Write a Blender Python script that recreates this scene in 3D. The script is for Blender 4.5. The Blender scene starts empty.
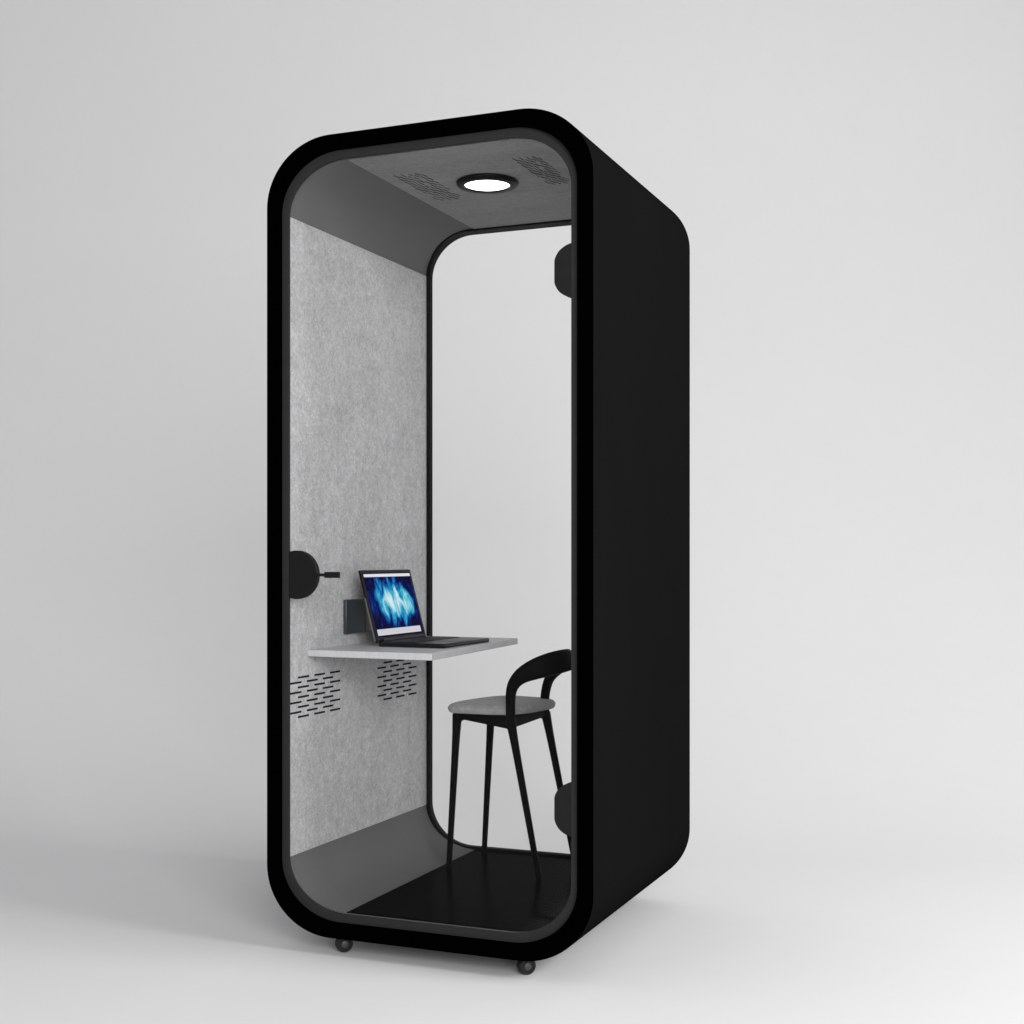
import bpy, bmesh, math, random
from mathutils import Vector, Matrix
random.seed(4)
S = bpy.context.scene
COL = S.collection

# ------------------------------------------------------------------ materials
def mat(name, base, rough=0.6, spec=0.5, metal=0.0, noise=None, bump=None, coat=0.0, sheen=0.0):
    """noise=(scale, amount, detail, (sx,sy,sz)); bump=(scale, strength)"""
    m = bpy.data.materials.new(name); m.use_nodes = True
    nt = m.node_tree; b = nt.nodes['Principled BSDF']
    b.inputs['Base Color'].default_value = (*base, 1)
    b.inputs['Roughness'].default_value = rough
    b.inputs['Specular IOR Level'].default_value = spec
    b.inputs['Metallic'].default_value = metal
    b.inputs['Coat Weight'].default_value = coat
    b.inputs['Sheen Weight'].default_value = sheen
    tc = nt.nodes.new('ShaderNodeTexCoord')
    if noise:
        layers = noise if isinstance(noise, list) else [noise]
        last = None
        for sc, amt, det, st in layers:
            mp = nt.nodes.new('ShaderNodeMapping'); mp.inputs['Scale'].default_value = st
            nt.links.new(tc.outputs['Object'], mp.inputs['Vector'])
            n = nt.nodes.new('ShaderNodeTexNoise'); n.inputs['Scale'].default_value = sc
            n.inputs['Detail'].default_value = det; n.inputs['Roughness'].default_value = 0.62
            nt.links.new(mp.outputs['Vector'], n.inputs['Vector'])
            r = nt.nodes.new('ShaderNodeMapRange')
            r.inputs['From Min'].default_value = .3; r.inputs['From Max'].default_value = .7
            r.inputs['To Min'].default_value = 1 - amt; r.inputs['To Max'].default_value = 1 + amt
            nt.links.new(n.outputs['Fac'], r.inputs['Value'])
            if last is None: last = r.outputs['Result']
            else:
                mu = nt.nodes.new('ShaderNodeMath'); mu.operation = 'MULTIPLY'
                nt.links.new(last, mu.inputs[0]); nt.links.new(r.outputs['Result'], mu.inputs[1]); last = mu.outputs[0]
        vm = nt.nodes.new('ShaderNodeVectorMath'); vm.operation = 'SCALE'
        vm.inputs[0].default_value = base
        nt.links.new(last, vm.inputs['Scale']); nt.links.new(vm.outputs['Vector'], b.inputs['Base Color'])
    if bump:
        n = nt.nodes.new('ShaderNodeTexNoise'); n.inputs['Scale'].default_value = bump[0]; n.inputs['Detail'].default_value = 3
        nt.links.new(tc.outputs['Object'], n.inputs['Vector'])
        bp = nt.nodes.new('ShaderNodeBump'); bp.inputs['Strength'].default_value = bump[1]; bp.inputs['Distance'].default_value = .002
        nt.links.new(n.outputs['Fac'], bp.inputs['Height']); nt.links.new(bp.outputs['Normal'], b.inputs['Normal'])
    return m

def glass_mat(name, tint, gloss=1.0):
    m = bpy.data.materials.new(name); m.use_nodes = True
    nt = m.node_tree; nt.nodes.clear()
    o = nt.nodes.new('ShaderNodeOutputMaterial'); mx = nt.nodes.new('ShaderNodeMixShader')
    t = nt.nodes.new('ShaderNodeBsdfTransparent'); t.inputs['Color'].default_value = (*tint, 1)
    g = nt.nodes.new('ShaderNodeBsdfGlossy'); g.inputs['Roughness'].default_value = 0.02
    f = nt.nodes.new('ShaderNodeFresnel'); f.inputs['IOR'].default_value = 1.25
    mu = nt.nodes.new('ShaderNodeMath'); mu.operation = 'MULTIPLY'; mu.inputs[1].default_value = gloss
    nt.links.new(f.outputs[0], mu.inputs[0]); nt.links.new(mu.outputs[0], mx.inputs[0])
    nt.links.new(t.outputs[0], mx.inputs[1]); nt.links.new(g.outputs[0], mx.inputs[2]); nt.links.new(mx.outputs[0], o.inputs[0])
    return m

def emit_mat(name, col, s):
    m = bpy.data.materials.new(name); m.use_nodes = True
    b = m.node_tree.nodes['Principled BSDF']
    b.inputs['Base Color'].default_value = (.6, .6, .6, 1)
    b.inputs['Emission Color'].default_value = (*col, 1); b.inputs['Emission Strength'].default_value = s
    return m

M = {}
M['jet'] = mat('jet_black_lacquer', (.0004, .0004, .0004), .6, .0)
M['shell'] = mat('black_satin_laminate', (.0060, .0060, .0059), .7, .0, noise=(3, .06, 3, (1, 1, .4)))
M['trim'] = mat('charcoal_door_frame', (.024, .024, .024), .6, .05, noise=(30, .05, 2, (1, 1, 1)))
M['backtrim'] = mat('black_rear_frame', (.007, .007, .007), .6, .05)
M['lining'] = mat('charcoal_lining', (.145, .145, .147), .85, .05, noise=(4, .05, 3, (1, .5, 1)))
M['felt'] = mat('light_grey_felt', (.485, .485, .49), .95, .1,
                noise=[(6, .08, 4, (1, 1, .8)), (28, .11, 4, (1, 1, .9)), (120, .17, 3, (1, 1, .8)), (330, .22, 2, (1, 1, .8))], bump=(320, .5))
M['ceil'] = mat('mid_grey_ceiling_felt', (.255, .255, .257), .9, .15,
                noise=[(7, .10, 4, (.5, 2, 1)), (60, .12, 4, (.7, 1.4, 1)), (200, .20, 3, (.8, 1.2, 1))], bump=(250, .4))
M['carpet'] = mat('black_floor_gloss', (.0021, .0019, .0017), .22, .0006)
M['slot'] = mat('slot_shade', (.012, .012, .013), .9, .1)  # solid slabs on the felt; shade inside the slots is put into this colour
M['perf'] = mat('ceiling_slot_shade', (.085, .085, .085), .9, .1)  # thin slivers below the ceiling felt, coloured like the shade in the perforations
M['desk'] = mat('grey_desk_laminate', (.52, .52, .53), .42, .35, noise=[(6, .05, 4, (3, .5, 1)), (60, .06, 3, (3, .4, 1))])
M['hinge'] = mat('charcoal_hinge', (.0145, .0145, .0145), .55, .05, noise=(40, .08, 3, (1, 1, 1)))
M['handle'] = mat('black_handle', (.0075, .0075, .0078), .5, .12)
M['socket'] = mat('slate_socket', (.03, .038, .042), .3, .5)
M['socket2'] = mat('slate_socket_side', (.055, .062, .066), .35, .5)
M['ring'] = mat('black_light_ring', (.003, .003, .003), .5, .1)
M['rubber'] = mat('caster_rubber', (.008, .008, .008), .5, .3)
M['metal'] = mat('caster_metal', (.07, .07, .07), .4, .4, metal=.5)
M['cushion'] = mat('grey_seat_fabric', (.33, .33, .33), .9, .15, noise=[(60, .16, 4, (1, 1, 1)), (420, .15, 2, (1, 1, 1))], bump=(700, .5), sheen=.2)
M['wood'] = mat('black_stained_wood', (.0024, .0023, .0022), .55, .06, noise=(12, .2, 4, (4, 4, .6)))
M['alu'] = mat('dark_laptop_metal', (.0065, .0065, .007), .35, .15)
M['keys'] = mat('black_keys', (.004, .004, .0045), .5, .15)
M['bezel'] = mat('black_bezel', (.004, .004, .005), .35, .1)
M['silver'] = mat('silver_edge', (.25, .24, .25), .3, .5, metal=.7)
M['glass'] = glass_mat('clear_door_glass', (1, 1, 1), .3)
M['glass2'] = glass_mat('clear_rear_glass', (1, 1, 1), .3)
M['lens'] = emit_mat('lit_lens', (1, 1, .99), 6.0)
M['bar'] = emit_mat('screen_bar_white', (.80, .80, .82), .88)
M['bar2'] = emit_mat('screen_bar_grey', (.80, .80, .83), .70)
for k in ('bar', 'bar2'): M[k].node_tree.nodes['Principled BSDF'].inputs['Base Color'].default_value = (.02, .02, .02, 1)
M['studio'] = mat('studio_paper', (.66, .658, .662), .85, .12, noise=[(.35, .012, 3, (1, 1, 1)), (9, .006, 3, (1, 1, 1))])

# ------------------------------------------------------------------ mesh helpers
def link(name, bm, m, root=None, parent=None, smooth=True, bevel=0, seg=2, angle=35):
    bmesh.ops.remove_doubles(bm, verts=bm.verts, dist=1e-6)
    bmesh.ops.recalc_face_normals(bm, faces=bm.faces)
    if root is not None: bmesh.ops.translate(bm, verts=bm.verts, vec=-root.location)
    me = bpy.data.meshes.new(name); bm.to_mesh(me); bm.free()
    me.materials.append(m)
    o = bpy.data.objects.new(name, me); COL.objects.link(o)
    if parent is not None: o.parent = parent
    elif root is not None: o.parent = root
    if bevel:
        md = o.modifiers.new('Bevel', 'BEVEL'); md.width = bevel; md.segments = seg
        md.limit_method = 'ANGLE'; md.angle_limit = math.radians(40); md.harden_normals = False
    if smooth:
        for p in me.polygons: p.use_smooth = True
        try: me.set_sharp_from_angle(angle=math.radians(angle))
        except Exception: pass
    return o

def thing(name, label, cat, loc, group=None):
    o = bpy.data.objects.new(name, None); COL.objects.link(o); o.location = loc
    o.empty_display_size = .1
    o['label'] = label; o['category'] = cat
    if group: o['group'] = group
    return o

W, D, Z0, Z1 = .961, .947, .050, 2.252
def rr(ox, oz, rx, rz, n=20):
    """rounded rectangle inside the booth's outline, offsets ox/oz, elliptic corners"""
    x0, x1, z0, z1 = ox, W - ox, Z0 + oz, Z1 - oz
    P = []
    for cx, cz, a0 in ((x1 - rx, z1 - rz, 0), (x0 + rx, z1 - rz, 90), (x0 + rx, z0 + rz, 180), (x1 - rx, z0 + rz, 270)):
        for i in range(n + 1):
            a = math.radians(a0 + 90 * i / n)
            P.append((cx + rx * math.cos(a), cz + rz * math.sin(a)))
    return P
def ring(out, inn, y0, y1):
    bm = bmesh.new(); n = len(out)
    L = [[bm.verts.new((p[0], y, p[1])) for p in prof] for prof, y in ((out, y0), (out, y1), (inn, y1), (inn, y0))]
    for k in range(4):
        a, b = L[k], L[(k + 1) % 4]
        for i in range(n):
            j = (i + 1) % n
            bm.faces.new((a[i], a[j], b[j], b[i]))
    return bm
def plate(prof, y0, y1):
    bm = bmesh.new(); n = len(prof)
    a = [bm.verts.new((p[0], y0, p[1])) for p in prof]; b = [bm.verts.new((p[0], y1, p[1])) for p in prof]
    bm.faces.new(a); bm.faces.new(b[::-1])
    for i in range(n):
        j = (i + 1) % n; bm.faces.new((a[i], a[j], b[j], b[i]))
    return bm
def box(x0, x1, y0, y1, z0, z1, bm=None):
    bm = bm or bmesh.new()
    v = [bm.verts.new((x, y, z)) for x in (x0, x1) for y in (y0, y1) for z in (z0, z1)]
    for f in ((0, 1, 3, 2), (4, 6, 7, 5), (0, 4, 5, 1), (2, 3, 7, 6), (0, 2, 6, 4), (1, 5, 7, 3)):
        bm.faces.new([v[i] for i in f])
    return bm
def lathe(prof, c, axis='z', n=48, bm=None):
    """prof [(radius, height)...] round the axis through c"""
    bm = bm or bmesh.new(); rows = []
    for r, h in prof:
        row = []
        for i in range(n):
            a = 2 * math.pi * i / n; u, v = r * math.cos(a), r * math.sin(a)
            p = {'z': (u, v, h), 'y': (u, h, v), 'x': (h, u, v)}[axis]
            row.append(bm.verts.new(Vector(p) + Vector(c)))
        rows.append(row)
    for a, b in zip(rows, rows[1:]):
        for i in range(n):
            j = (i + 1) % n; bm.faces.new((a[i], a[j], b[j], b[i]))
    bm.faces.new(rows[0][::-1]); bm.faces.new(rows[-1])
    return bm
def sweep(path, n=14, power=2.0, bm=None):
    """path [(point, half_side, half_up)]: elliptical section, 'up' kept near world z"""
    bm = bm or bmesh.new(); rows = []; prev = None
    for i, (p, a, b) in enumerate(path):
        p = Vector(p)
        t = (Vector(path[min(i + 1, len(path) - 1)][0]) - Vector(path[max(i - 1, 0)][0])).normalized()
        if prev is None:
            ref = Vector((0, 1, 0)); s = (ref - t * ref.dot(t)).normalized()
        else: s = (prev - t * prev.dot(t)).normalized()
        prev = s; u = t.cross(s).normalized(); row = []
        for k in range(n):
            an = 2 * math.pi * k / n; c, d = math.cos(an), math.sin(an)
            e = 2 / power
            c = math.copysign(abs(c) ** e, c); d = math.copysign(abs(d) ** e, d)
            row.append(bm.verts.new(p + s * a * c + u * b * d))
        rows.append(row)
    for a, b in zip(rows, rows[1:]):
        for k in range(n):
            j = (k + 1) % n; bm.faces.new((a[k], a[j], b[j], b[k]))
    bm.faces.new(rows[0][::-1]); bm.faces.new(rows[-1])
    return bm
def catmull(K, m=8):
    """smooth a list of (point, a, b) keys"""
    V = [tuple(k[0]) + (k[1], k[2]) for k in K]; out = []
    for i in range(len(V) - 1):
        p0, p1, p2, p3 = V[max(i - 1, 0)], V[i], V[i + 1], V[min(i + 2, len(V) - 1)]
        for j in range(m):
            t = j / m
            out.append(tuple(.5 * (2 * b + (c - a) * t + (2 * a - 5 * b + 4 * c - d) * t * t + (3 * b - a - 3 * c + d) * t ** 3)
                             for a, b, c, d in zip(p0, p1, p2, p3)))
    out.append(V[-1])
    return [((v[0], v[1], v[2]), v[3], v[4]) for v in out]

# ------------------------------------------------------------------ setting: seamless studio sweep, square to the camera
YAW = math.radians(22.329); CAM = Vector((2.0864, -3.2767, 1.0933))
d = Vector((-math.sin(YAW), math.cos(YAW), 0)); r = Vector((math.cos(YAW), math.sin(YAW), 0))
BACK, R = 5.0, 4.2            # distance of the flat floor's end from the camera, sweep radius
def sheet(name, prof, lat0=-9, lat1=10, n=2):
    bm = bmesh.new(); rows = []
    for dist, z in prof:
        rows.append([bm.verts.new(Vector((CAM.x, CAM.y, 0)) + d * dist + r * (lat0 + (lat1 - lat0) * i / n) + Vector((0, 0, z))) for i in range(n + 1)])
    for a, b in zip(rows, rows[1:]):
        for i in range(n): bm.faces.new((a[i], a[i + 1], b[i + 1], b[i]))
    bmesh.ops.recalc_face_normals(bm, faces=bm.faces)
    me = bpy.data.meshes.new(name); bm.to_mesh(me); bm.free(); me.materials.append(M['studio'])
    for p in me.polygons: p.use_smooth = True
    o = bpy.data.objects.new(name, me); COL.objects.link(o); o['kind'] = 'structure'
    return o
sheet('floor', [(-3, 0), (BACK, 0)])
sheet('backdrop', [(BACK + R * math.sin(a), R - R * math.cos(a)) for a in [math.pi / 2 * i / 40 for i in range(41)]] + [(BACK + R, 6.5)])

# ------------------------------------------------------------------ the booth
B = thing('phone_booth', 'tall black rounded office phone booth with glass door on small casters', 'phone booth', (.4805, .4735, 0))
OUT = rr(0, 0, .200, .185)
def join(a, b):
    me = bpy.data.meshes.new('tmp'); b.to_mesh(me); b.free(); a.from_mesh(me); bpy.data.meshes.remove(me); return a
link('shell', join(ring(OUT, rr(.0505, .0610, .19, .15), .0208, D), ring(OUT, rr(.0045, .0045, .1985, .1835), .0060, .0207)), M['shell'], B)
link('front_rim', join(ring(OUT, rr(.0415, .0420, .185, .160), 0, .0058), ring(rr(.0047, .0047, .198, .183), rr(.0415, .0420, .185, .160), .0058, .0206)), M['jet'], B)
DO = rr(.0410, .0415, .185, .160); DI = rr(.0622, .0652, .180, .145)
door = link('glass_door', plate(rr(.045, .045, .185, .16), .0216, .0290), M['glass'], B)
link('door_frame', ring(DO, DI, .0130, .0215), M['trim'], B, parent=door)
link('corner_lining', ring(rr(.0506, .0611, .19, .15), rr(.0515, .0650, .1885, .137), .0292, .9098), M['lining'], B)
# felt panels on the flats (left and right wall), ceiling and floor
fp = link('wall_panel', box(.0508, .0525, .0294, .9098, .253, 2.048), M['felt'], B)
link('wall_panel', box(W - .0525, W - .0508, .0294, .9098, .253, 2.048), M['felt'], B)
def strip(zf, sg, x0):
    # flat from x0, then bending with the booth's right-hand corner down (or up) to the wall felt
    prof = [(x0, zf)]
    rx, rz, xe = .1865, .136, W - .0528
    for i in range(25):
        a = math.pi / 2 * i / 24
        prof.append((xe - rx + rx * math.sin(a), zf - sg * rz * (1 - math.cos(a))))
    t = .0012
    P = prof + [(x + (t if i else 0) * min(1, i / 20), z + sg * t * (1 - .9 * i / 25)) for i, (x, z) in reversed(list(enumerate(prof)))]
    return plate(P, .0294, .9098)
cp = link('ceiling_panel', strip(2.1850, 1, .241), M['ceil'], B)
link('floor_mat', strip(.1165, -1, .236), M['carpet'], B)
fb_ = ring(rr(.0500, .0600, .188, .14), rr(.0645, .0735, .150, .140), .9100, .9330)
for v in fb_.verts:
    if v.co.y < .92: v.co.y -= .030 * min(1, max(0, (v.co.z - 2.06) / .12)) ** 2
bf = link('rear_frame', fb_, M['backtrim'], B)
link('rear_glass', plate(rr(.058, .066, .16, .14), .918, .924), M['glass2'], B)

# staggered slots
def slots(y0, y1, z0, z1, xs, rows=9):
    bm = bmesh.new(); per = (y1 - y0) / 3.32; w = per * .68
    for i in range(rows):
        z = z1 - (z1 - z0) * i / (rows - 1)
        off = per * .46 if i % 2 == 0 else 0
        for k in range(3):
            a = y0 + off + per * k; h = .0028
            n = 8; pts = []
            for s, c in ((-90, a + w - h), (90, a + h)):
                for q in range(n + 1):
                    an = math.radians(s + 180 * q / n); pts.append((c + h * math.cos(an), z + h * math.sin(an)))
            f = [bm.verts.new((xs + .0006, p[0], p[1])) for p in pts]; g = [bm.verts.new((xs - .001, p[0], p[1])) for p in pts]
            bm.faces.new(f); bm.faces.new(g[::-1])
            for q in range(len(pts)): bm.faces.new((f[q], f[(q + 1) % len(pts)], g[(q + 1) % len(pts)], g[q]))
    return bm
link('vent_slots', slots(.036, .336, .640, .752, .0525), M['slot'], B, parent=fp, smooth=False)
link('vent_slots', slots(.556, .850, .640, .757, .0525), M['slot'], B, parent=fp, smooth=False)
def perf(x0, x1, y0, y1):
    bm = bmesh.new(); nx, ny = 8, 8; rnd = random.Random(11)
    for i in range(nx):
        for j in range(ny):
            x = x0 + (x1 - x0) * i / (nx - 1); y = y0 + (y1 - y0) * (j + (.5 if i % 2 else 0)) / ny
            a = (y1 - y0) / ny * rnd.uniform(.26, .46); b = rnd.uniform(.0012, .0026)
            if rnd.random() < .08: continue
            k = rnd.uniform(.06, .35)
            V = [bm.verts.new((x + sx * b + sy * a * k, y + sy * a, z)) for z in (2.1840, 2.1855) for sx, sy in ((-1, -1), (1, -1), (1, 1), (-1, 1))]
            for f in ((0, 1, 2, 3), (7, 6, 5, 4), (0, 4, 5, 1), (1, 5, 6, 2), (2, 6, 7, 3), (3, 7, 4, 0)): bm.faces.new([V[q] for q in f])
    return bm
link('ceiling_perforations', perf(.290, .370, .225, .52), M['perf'], B, parent=cp, smooth=False)
link('ceiling_perforations', perf(.668, .735, .20, .48), M['perf'], B, parent=cp, smooth=False)

# ceiling light: a dark collar standing down from the felt, opal lens inside
LC = (.510, .372, .0)
cl = link('ceiling_light', lathe([(.087, 2.1852), (.090, 2.182), (.089, 2.176), (.084, 2.1715), (.0675, 2.1705), (.0660, 2.174), (.0660, 2.180), (.086, 2.183)], LC), M['ring'], B, angle=50)
link('lens', lathe([(.0655, 2.1790), (.0655, 2.1760), (.060, 2.1740), (.03, 2.1732), (.002, 2.1730)], LC), M['lens'], B, parent=cl)

# hinges and handle: round fittings clamped on the glass, cut straight
def clipped_disc(cx, cz, rad, xa, xb, y0, y1, n=96):
    pts = []
    for i in range(n):
        a = 2 * math.pi * i / n; x = min(max(cx + rad * math.cos(a), xa), xb)
        z = cz + rad * math.sin(a)
        if not pts or abs(x - pts[-1][0]) + abs(z - pts[-1][1]) > 1e-5: pts.append((x, z))
    return plate(pts, y0, y1)
def hinge_shape(cz):
    # a disc whose left side is cut by a vertical line
    cx, rad, xa, xb = .913, .0715, .8515, .8990
    am = math.acos((cx - xa) / rad); ae = math.acos((cx - xb) / rad)
    pts = []
    for i in range(13):
        a = math.pi - am - (math.pi - am - (math.pi - ae)) * i / 12
        pts.append((cx + rad * math.cos(a), cz + rad * math.sin(a)))
    # ease the corner where the arc meets the straight cut
    k = 4 if abs(pts[0][0] - xa) < 1e-4 else None
    if k is None: pts = pts[::-1]; k = 4
    A, Bz, Cq = (xa, cz + (pts[0][1] - cz) * .66), pts[0], pts[k]
    q = [((1 - t) ** 2 * A[0] + 2 * t * (1 - t) * Bz[0] + t * t * Cq[0], (1 - t) ** 2 * A[1] + 2 * t * (1 - t) * Bz[1] + t * t * Cq[1]) for t in [i / 8 for i in range(9)]]
    pts = q + pts[k + 1:]
    pts += [(x, 2 * cz - z) for x, z in reversed(pts)]
    return pts
for cz in (1.8275, .4475):
    link('hinge', plate(hinge_shape(cz), .0140, .0370), M['hinge'], B, parent=door, bevel=.002)
hd = link('handle', clipped_disc(.0850, 1.0445, .0675, .0625, .2, .0140, .0310), M['handle'], B, parent=door, bevel=.002)
bm = box(.146, .186, .006, .0142, 1.0405, 1.0485)
box(.180, .2255, .004, .0150, 1.0365, 1.0530, bm)
link('lever', bm, M['handle'], B, parent=hd, bevel=.0015)

# desk shelf fixed on the felt wall
bm = bmesh.new()
pts = [(.0527, .130), (.452, .122), (.400, .880), (.0527, .880)]
a = [bm.verts.new((x, y, .8085)) for x, y in pts]; b = [bm.verts.new((x, y, .828)) for x, y in pts]
bm.faces.new(a[::-1]); bm.faces.new(b)
for i in range(4): bm.faces.new((a[i], a[(i + 1) % 4], b[(i + 1) % 4], b[i]))
link('desk_shelf', bm, M['desk'], B, bevel=.0018)

# wall socket above the desk
so = link('wall_socket', box(.0527, .0640, .337, .452, .862, .966), M['socket'], B, bevel=.002)
link('socket_cover', box(.0527, .0625, .4620, .565, .862, .964), M['socket2'], B, parent=so, bevel=.002)

# casters
for x, y in ((.214, .055), (.757, .058), (.214, .895), (.757, .895)):
    hb = bmesh.new()
    lathe([(.019, .0440), (.019, .0515)], (x, y, 0), 'z', 24, hb)
    box(x - .0035, x + .0035, y - .010, y + .012, .018, .046, hb)
    ca = link('caster', hb, M['metal'], B, bevel=.0008)
    wb = bmesh.new(); nb = bmesh.new()
    for s in (-1, 1):
        lathe([(.010, s * .003), (.0205, s * .0035), (.0228, s * .006), (.0228, s * .012), (.0205, s * .0150), (.0165, s * .0150), (.0150, s * .0130), (.008, s * .0130)], (x, y, .0230), 'x', 40, wb)
        lathe([(.0100, s * .0128), (.0095, s * .0150), (.0040, s * .0162), (.001, s * .0163)], (x, y, .0230), 'x', 24, nb)
    c = Vector((x, y, .0230)); rm = Matrix.Rotation(math.radians(-48), 3, 'Z')
    for q in (wb, nb): bmesh.ops.rotate(q, verts=q.verts, cent=c, matrix=rm)
    link('wheel', wb, M['rubber'], B, parent=ca); link('hub', nb, M['metal'], B, parent=ca)

# ------------------------------------------------------------------ stool
ST = thing('stool', 'low black wooden stool with grey seat pad and curved open backrest inside the booth', 'stool', (.43, .71, .1165))
FLZ = .1166
tops = {'fn': (.300, .622), 'ff': (.314, .860), 'rn': (.505, .560), 'rf': (.539, .770)}
bots = {'fn': (.268, .628), 'ff': (.283, .872), 'rn': (.588, .588), 'rf': (.640, .775)}
ZT = .603
for k in ('fn', 'ff', 'rn', 'rf'):
    (x0, y0), (x1, y1) = tops[k], bots[k]
    path = []
    for i in range(9):
        t = i / 8; w = .0118 - .0035 * t + (.003 * max(0, 1 - t * 6))
        path.append(((x0 + (x1 - x0) * t, y0 + (y1 - y0) * t, ZT + (FLZ - ZT) * t), w, w))
    link('leg', sweep(path, 16, 2.6), M['wood'], ST)
# apron rails: deeper toward the middle of each joint, curved underside
fb = bmesh.new()
def rail(p, q, ha, hb, ba=.012, bb=.012, th=.009, n=24):
    p, q = Vector((*p, 0)), Vector((*q, 0)); t = (q - p).normalized(); s = Vector((-t.y, t.x, 0)) * th
    rows = []
    for i in range(n + 1):
        f = i / n; c = p.lerp(q, f); e = abs(2 * f - 1)
        h = ha + (hb - ha) * f + (ba if f < .5 else bb) * max(0, (e - .66) / .34) ** 2
        rows.append([fb.verts.new(c + s * sg + Vector((0, 0, z))) for sg, z in ((-1, .612), (1, .612), (1, .612 - h), (-1, .612 - h))])
    for a, b in zip(rows, rows[1:]):
        for k in range(4): fb.faces.new((a[k], a[(k + 1) % 4], b[(k + 1) % 4], b[k]))
    fb.faces.new(rows[0][::-1]); fb.faces.new(rows[-1])
rail(tops['fn'], tops['rn'], .022, .040, .022, 0); rail(tops['rn'], tops['rf'], .038, .020, 0, .004); rail(tops['ff'], tops['rf'], .020, .024); rail(tops['fn'], tops['ff'], .022, .022, .016, .016)
link('seat_frame', fb, M['wood'], ST, bevel=.003)
# seat pad: rounded trapezoid, domed
cen = Vector((.424, .705)); 
def seat_outline(t, g=0.0):
    c, s = math.cos(t), math.sin(t); e = 2 / 3.7
    u = math.copysign(abs(c) ** e, c); v = math.copysign(abs(s) ** e, s)
    x = u * (.138 + g); y = v * (.158 + g) * (1 - .10 * u)
    a = math.radians(-10)
    return Vector((x * math.cos(a) - y * math.sin(a), x * math.sin(a) + y * math.cos(a)))
bm = bmesh.new(); rows = []; N = 56
for g, z in ((-.020, .6125), (-.004, .613), (.0, .619), (.002, .628), (-.004, .637), (-.018, .6425), (-.045, .645), (-.085, .6455), (-.12, .645)):
    rows.append([bm.verts.new((*(cen + seat_outline(2 * math.pi * i / N, g)), z + .003 * math.cos(2 * math.pi * i / N) * 1)) for i in range(N)])
for a, b in zip(rows, rows[1:]):
    for i in range(N): bm.faces.new((a[i], a[(i + 1) % N], b[(i + 1) % N], b[i]))
bm.faces.new(rows[0][::-1]); bm.faces.new(rows[-1])
link('seat_pad', bm, M['cushion'], ST)
# backrest: one bent band from the near rear leg round to the far rear leg
K = [((.508, .556, .590), .0135, .0140), ((.508, .555, .640), .0130, .0140), ((.510, .553, .680), .0125, .0155), ((.521, .552, .711), .012, .0190),
     ((.547, .553, .737), .0115, .0250), ((.585, .561, .756), .011, .0315), ((.624, .583, .770), .0105, .0350),
     ((.650, .620, .778), .010, .0350), ((.660, .664, .781), .010, .0330), ((.650, .706, .777), .010, .0300), ((.622, .738, .763), .0105, .0240),
     ((.585, .757, .742), .0115, .0190), ((.553, .766, .708), .012, .0155), ((.538, .769, .655), .0125, .0135), ((.537, .770, .590), .0130, .0135)]
link('backrest', sweep(catmull(K, 6), 20, 2.8), M['wood'], ST)

# ------------------------------------------------------------------ laptop
LP = thing('laptop', 'open black laptop with glowing blue picture on its screen, on the grey desk', 'laptop', (.29, .49, .8282))
Y0, Y1 = .322, .655
ZD = .8284
link('base', box(.180, .396, Y0, Y1, ZD, ZD + .0130), M['alu'], LP, bevel=.004, seg=3)
kb = bmesh.new()
for i in range(5):
    for j in range(13):
        x0 = .198 + i * .0205; y0 = Y0 + .016 + j * .0233
        box(x0, x0 + .0178, y0, y0 + .0203, ZD + .0132, ZD + .0150, kb)
link('keyboard', kb, M['keys'], LP, smooth=False)
link('touchpad', box(.318, .388, .435, .540, ZD + .0132, ZD + .0137), M['bezel'], LP, smooth=False)
# lid: plane spanned by y (width) and the leaning up-vector
hx, hz = .176, ZD + .012; lean = math.radians(15.2); LH = .222
up = Vector((-math.sin(lean), 0, math.cos(lean))); nrm = Vector((math.cos(lean), 0, math.sin(lean)))
def lidbox(v0, v1, h0, h1, n0, n1, taper=0.0):
    bm = bmesh.new(); V = []
    for n in (n0, n1):
        for y, h in ((v0, h0), (v1, h0), (v1, h1), (v0, h1)):
            V.append(bm.verts.new(Vector((hx, y, hz)) + up * h + nrm * n))
    for f in ((0, 1, 2, 3), (7, 6, 5, 4), (0, 4, 5, 1), (1, 5, 6, 2), (2, 6, 7, 3), (3, 7, 4, 0)): bm.faces.new([V[i] for i in f])
    return bm
lid = link('lid', lidbox(Y0, Y1, 0, LH, -.007, 0), M['bezel'], LP, bevel=.0015)
link('lid_edge', lidbox(Y0 - .0012, Y0, .004, LH * .62, -.007, -.003), M['silver'], LP, parent=lid, smooth=False)
bm = lathe([(.0055, Y0 + .03), (.0055, Y1 - .03)], (hx + .003, 0, ZD + .0155), 'y', 16)
link('hinge_bar', bm, M['alu'], LP)
# display with its picture
bm = bmesh.new(); uvl = bm.loops.layers.uv.new('UVMap')
u0, u1, h0, h1 = Y0 + .012, Y1 - .012, .014, LH - .010
V = [bm.verts.new(Vector((hx, y, hz)) + up * h + nrm * .0006) for y, h in ((u0, h0), (u1, h0), (u1, h1), (u0, h1))]
f = bm.faces.new(V)
for l, uv in zip(f.loops, ((0, 0), (1, 0), (1, 1), (0, 1))): l[uvl].uv = uv
m = bpy.data.materials.new('screen_picture'); m.use_nodes = True; nt = m.node_tree; nt.nodes.clear()
N_ = nt.nodes.new; L_ = nt.links.new
uvn = N_('ShaderNodeUVMap'); uvn.uv_map = 'UVMap'
mp = N_('ShaderNodeMapping'); mp.inputs['Location'].default_value = (-.53, -.54, 0); mp.inputs['Scale'].default_value = (1, 1, 1)
L_(uvn.outputs[0], mp.inputs[0])
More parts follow.
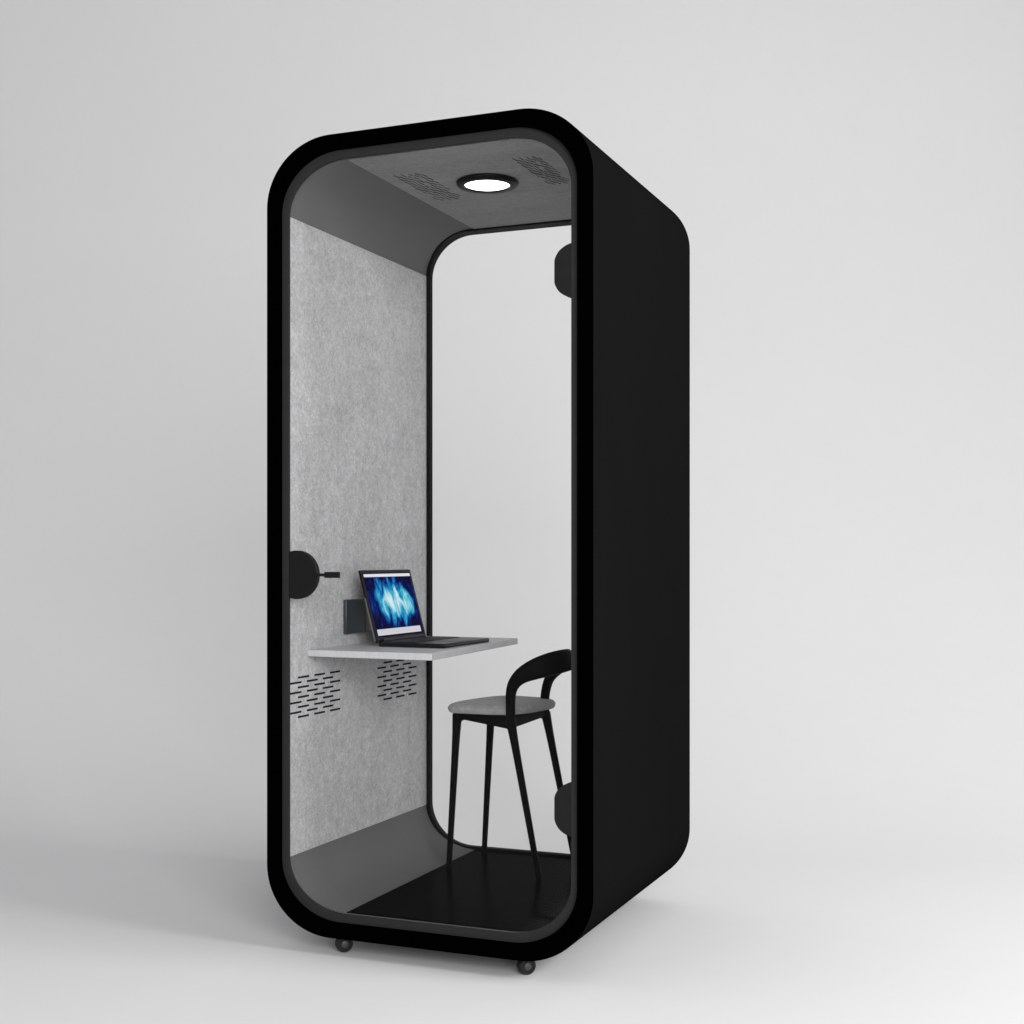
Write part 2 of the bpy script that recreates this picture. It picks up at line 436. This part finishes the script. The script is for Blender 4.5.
mp2 = N_('ShaderNodeMapping'); mp2.inputs['Scale'].default_value = (1.75, 2.2, 1); L_(mp.outputs[0], mp2.inputs[0])
ln = N_('ShaderNodeVectorMath'); ln.operation = 'LENGTH'; L_(mp2.outputs[0], ln.inputs[0])
mp3 = N_('ShaderNodeMapping'); mp3.inputs['Rotation'].default_value = (0, 0, math.radians(9)); mp3.inputs['Scale'].default_value = (8.5, 3.0, 1); L_(uvn.outputs[0], mp3.inputs[0])
n1 = N_('ShaderNodeTexNoise'); n1.inputs['Scale'].default_value = 1.0; n1.inputs['Detail'].default_value = 5; n1.inputs['Roughness'].default_value = .6; n1.inputs['Distortion'].default_value = .5
L_(mp3.outputs[0], n1.inputs['Vector'])
mm = N_('ShaderNodeMath'); mm.operation = 'MULTIPLY_ADD'; mm.inputs[1].default_value = 2.0; mm.inputs[2].default_value = -1.02; L_(n1.outputs['Fac'], mm.inputs[0])
sb = N_('ShaderNodeMath'); sb.operation = 'SUBTRACT'; sb.inputs[0].default_value = 1.02; L_(ln.outputs['Value'], sb.inputs[1])
ad = N_('ShaderNodeMath'); ad.operation = 'ADD'; L_(sb.outputs[0], ad.inputs[0]); L_(mm.outputs[0], ad.inputs[1])
cr = N_('ShaderNodeValToRGB'); L_(ad.outputs[0], cr.inputs[0]); e = cr.color_ramp.elements
e[0].position = 0; e[0].color = (.004, .004, .035, 1); e[1].position = 1; e[1].color = (.72, .86, .90, 1)
for p_, c_ in ((.18, (.004, .015, .16, 1)), (.38, (.008, .17, .46, 1)), (.55, (.04, .42, .58, 1)), (.72, (.30, .66, .76, 1))):
    q = e.new(p_); q.color = c_
em = N_('ShaderNodeEmission'); em.inputs['Strength'].default_value = .95; L_(cr.outputs[0], em.inputs['Color'])
out = N_('ShaderNodeOutputMaterial'); L_(em.outputs[0], out.inputs[0])
dsp = link('display', bm, m, LP, parent=lid, smooth=False)
link('screen_bar', lidbox(u0 + .002, u1 - .002, LH - .022, LH - .013, .0008, .0012), M['bar'], LP, parent=lid, smooth=False)
link('screen_bar', lidbox(u0 + .004, u1 - .016, .019, .038, .0008, .0012), M['bar2'], LP, parent=lid, smooth=False)

# ------------------------------------------------------------------ light
def area(name, loc, tgt, sx, sy, power, col=(1, 1, 1), spread=180):
    l = bpy.data.lights.new(name, 'AREA'); l.shape = 'RECTANGLE'; l.size = sx; l.size_y = sy; l.energy = power; l.color = col
    l.spread = math.radians(spread)
    o = bpy.data.objects.new(name, l); COL.objects.link(o); o.location = loc
    o.rotation_euler = (Vector(tgt) - Vector(loc)).to_track_quat('-Z', 'Y').to_euler(); o['kind'] = 'structure'
    return o
area('key_softbox', (6.0, .10, 3.4), (0, .25, .6), 2.4, 2.2, 280, (1, .995, .985))
area('front_fill', (4.6, -5.2, 2.6), (.3, .9, 1.1), 3.2, 3.2, 380)  # added fill, unseen: brightens the felt wall through the door, and the backdrop
area('overhead_fill', (1.2, 1.2, 5.6), (.8, 1.6, 0), 5, 5, 10)  # added weak fill from above for the studio floor, unseen
Wd = bpy.data.worlds.new('World'); S.world = Wd; Wd.use_nodes = True
bg = Wd.node_tree.nodes['Background']; bg.inputs['Color'].default_value = (.98, .985, 1, 1); bg.inputs['Strength'].default_value = .52

# ------------------------------------------------------------------ camera
cd = bpy.data.cameras.new('Camera'); co = bpy.data.objects.new('Camera', cd); COL.objects.link(co); S.camera = co
co.location = CAM; co.rotation_euler = (math.radians(90), 0, YAW)
cd.sensor_width = 36; cd.sensor_fit = 'HORIZONTAL'; cd.lens = 1367.5 / 1024 * 36
cd.shift_y = 45.26 / 1024; cd.clip_end = 200
S.render.resolution_x = 1024; S.render.resolution_y = 1024
S.render.engine = 'CYCLES'
S.cycles.max_bounces = 10; S.cycles.transparent_max_bounces = 16
S.view_settings.view_transform = 'Standard'; S.view_settings.look = 'None'
S.view_settings.exposure = 0; S.view_settings.gamma = 1; S.view_settings.use_curve_mapping = False
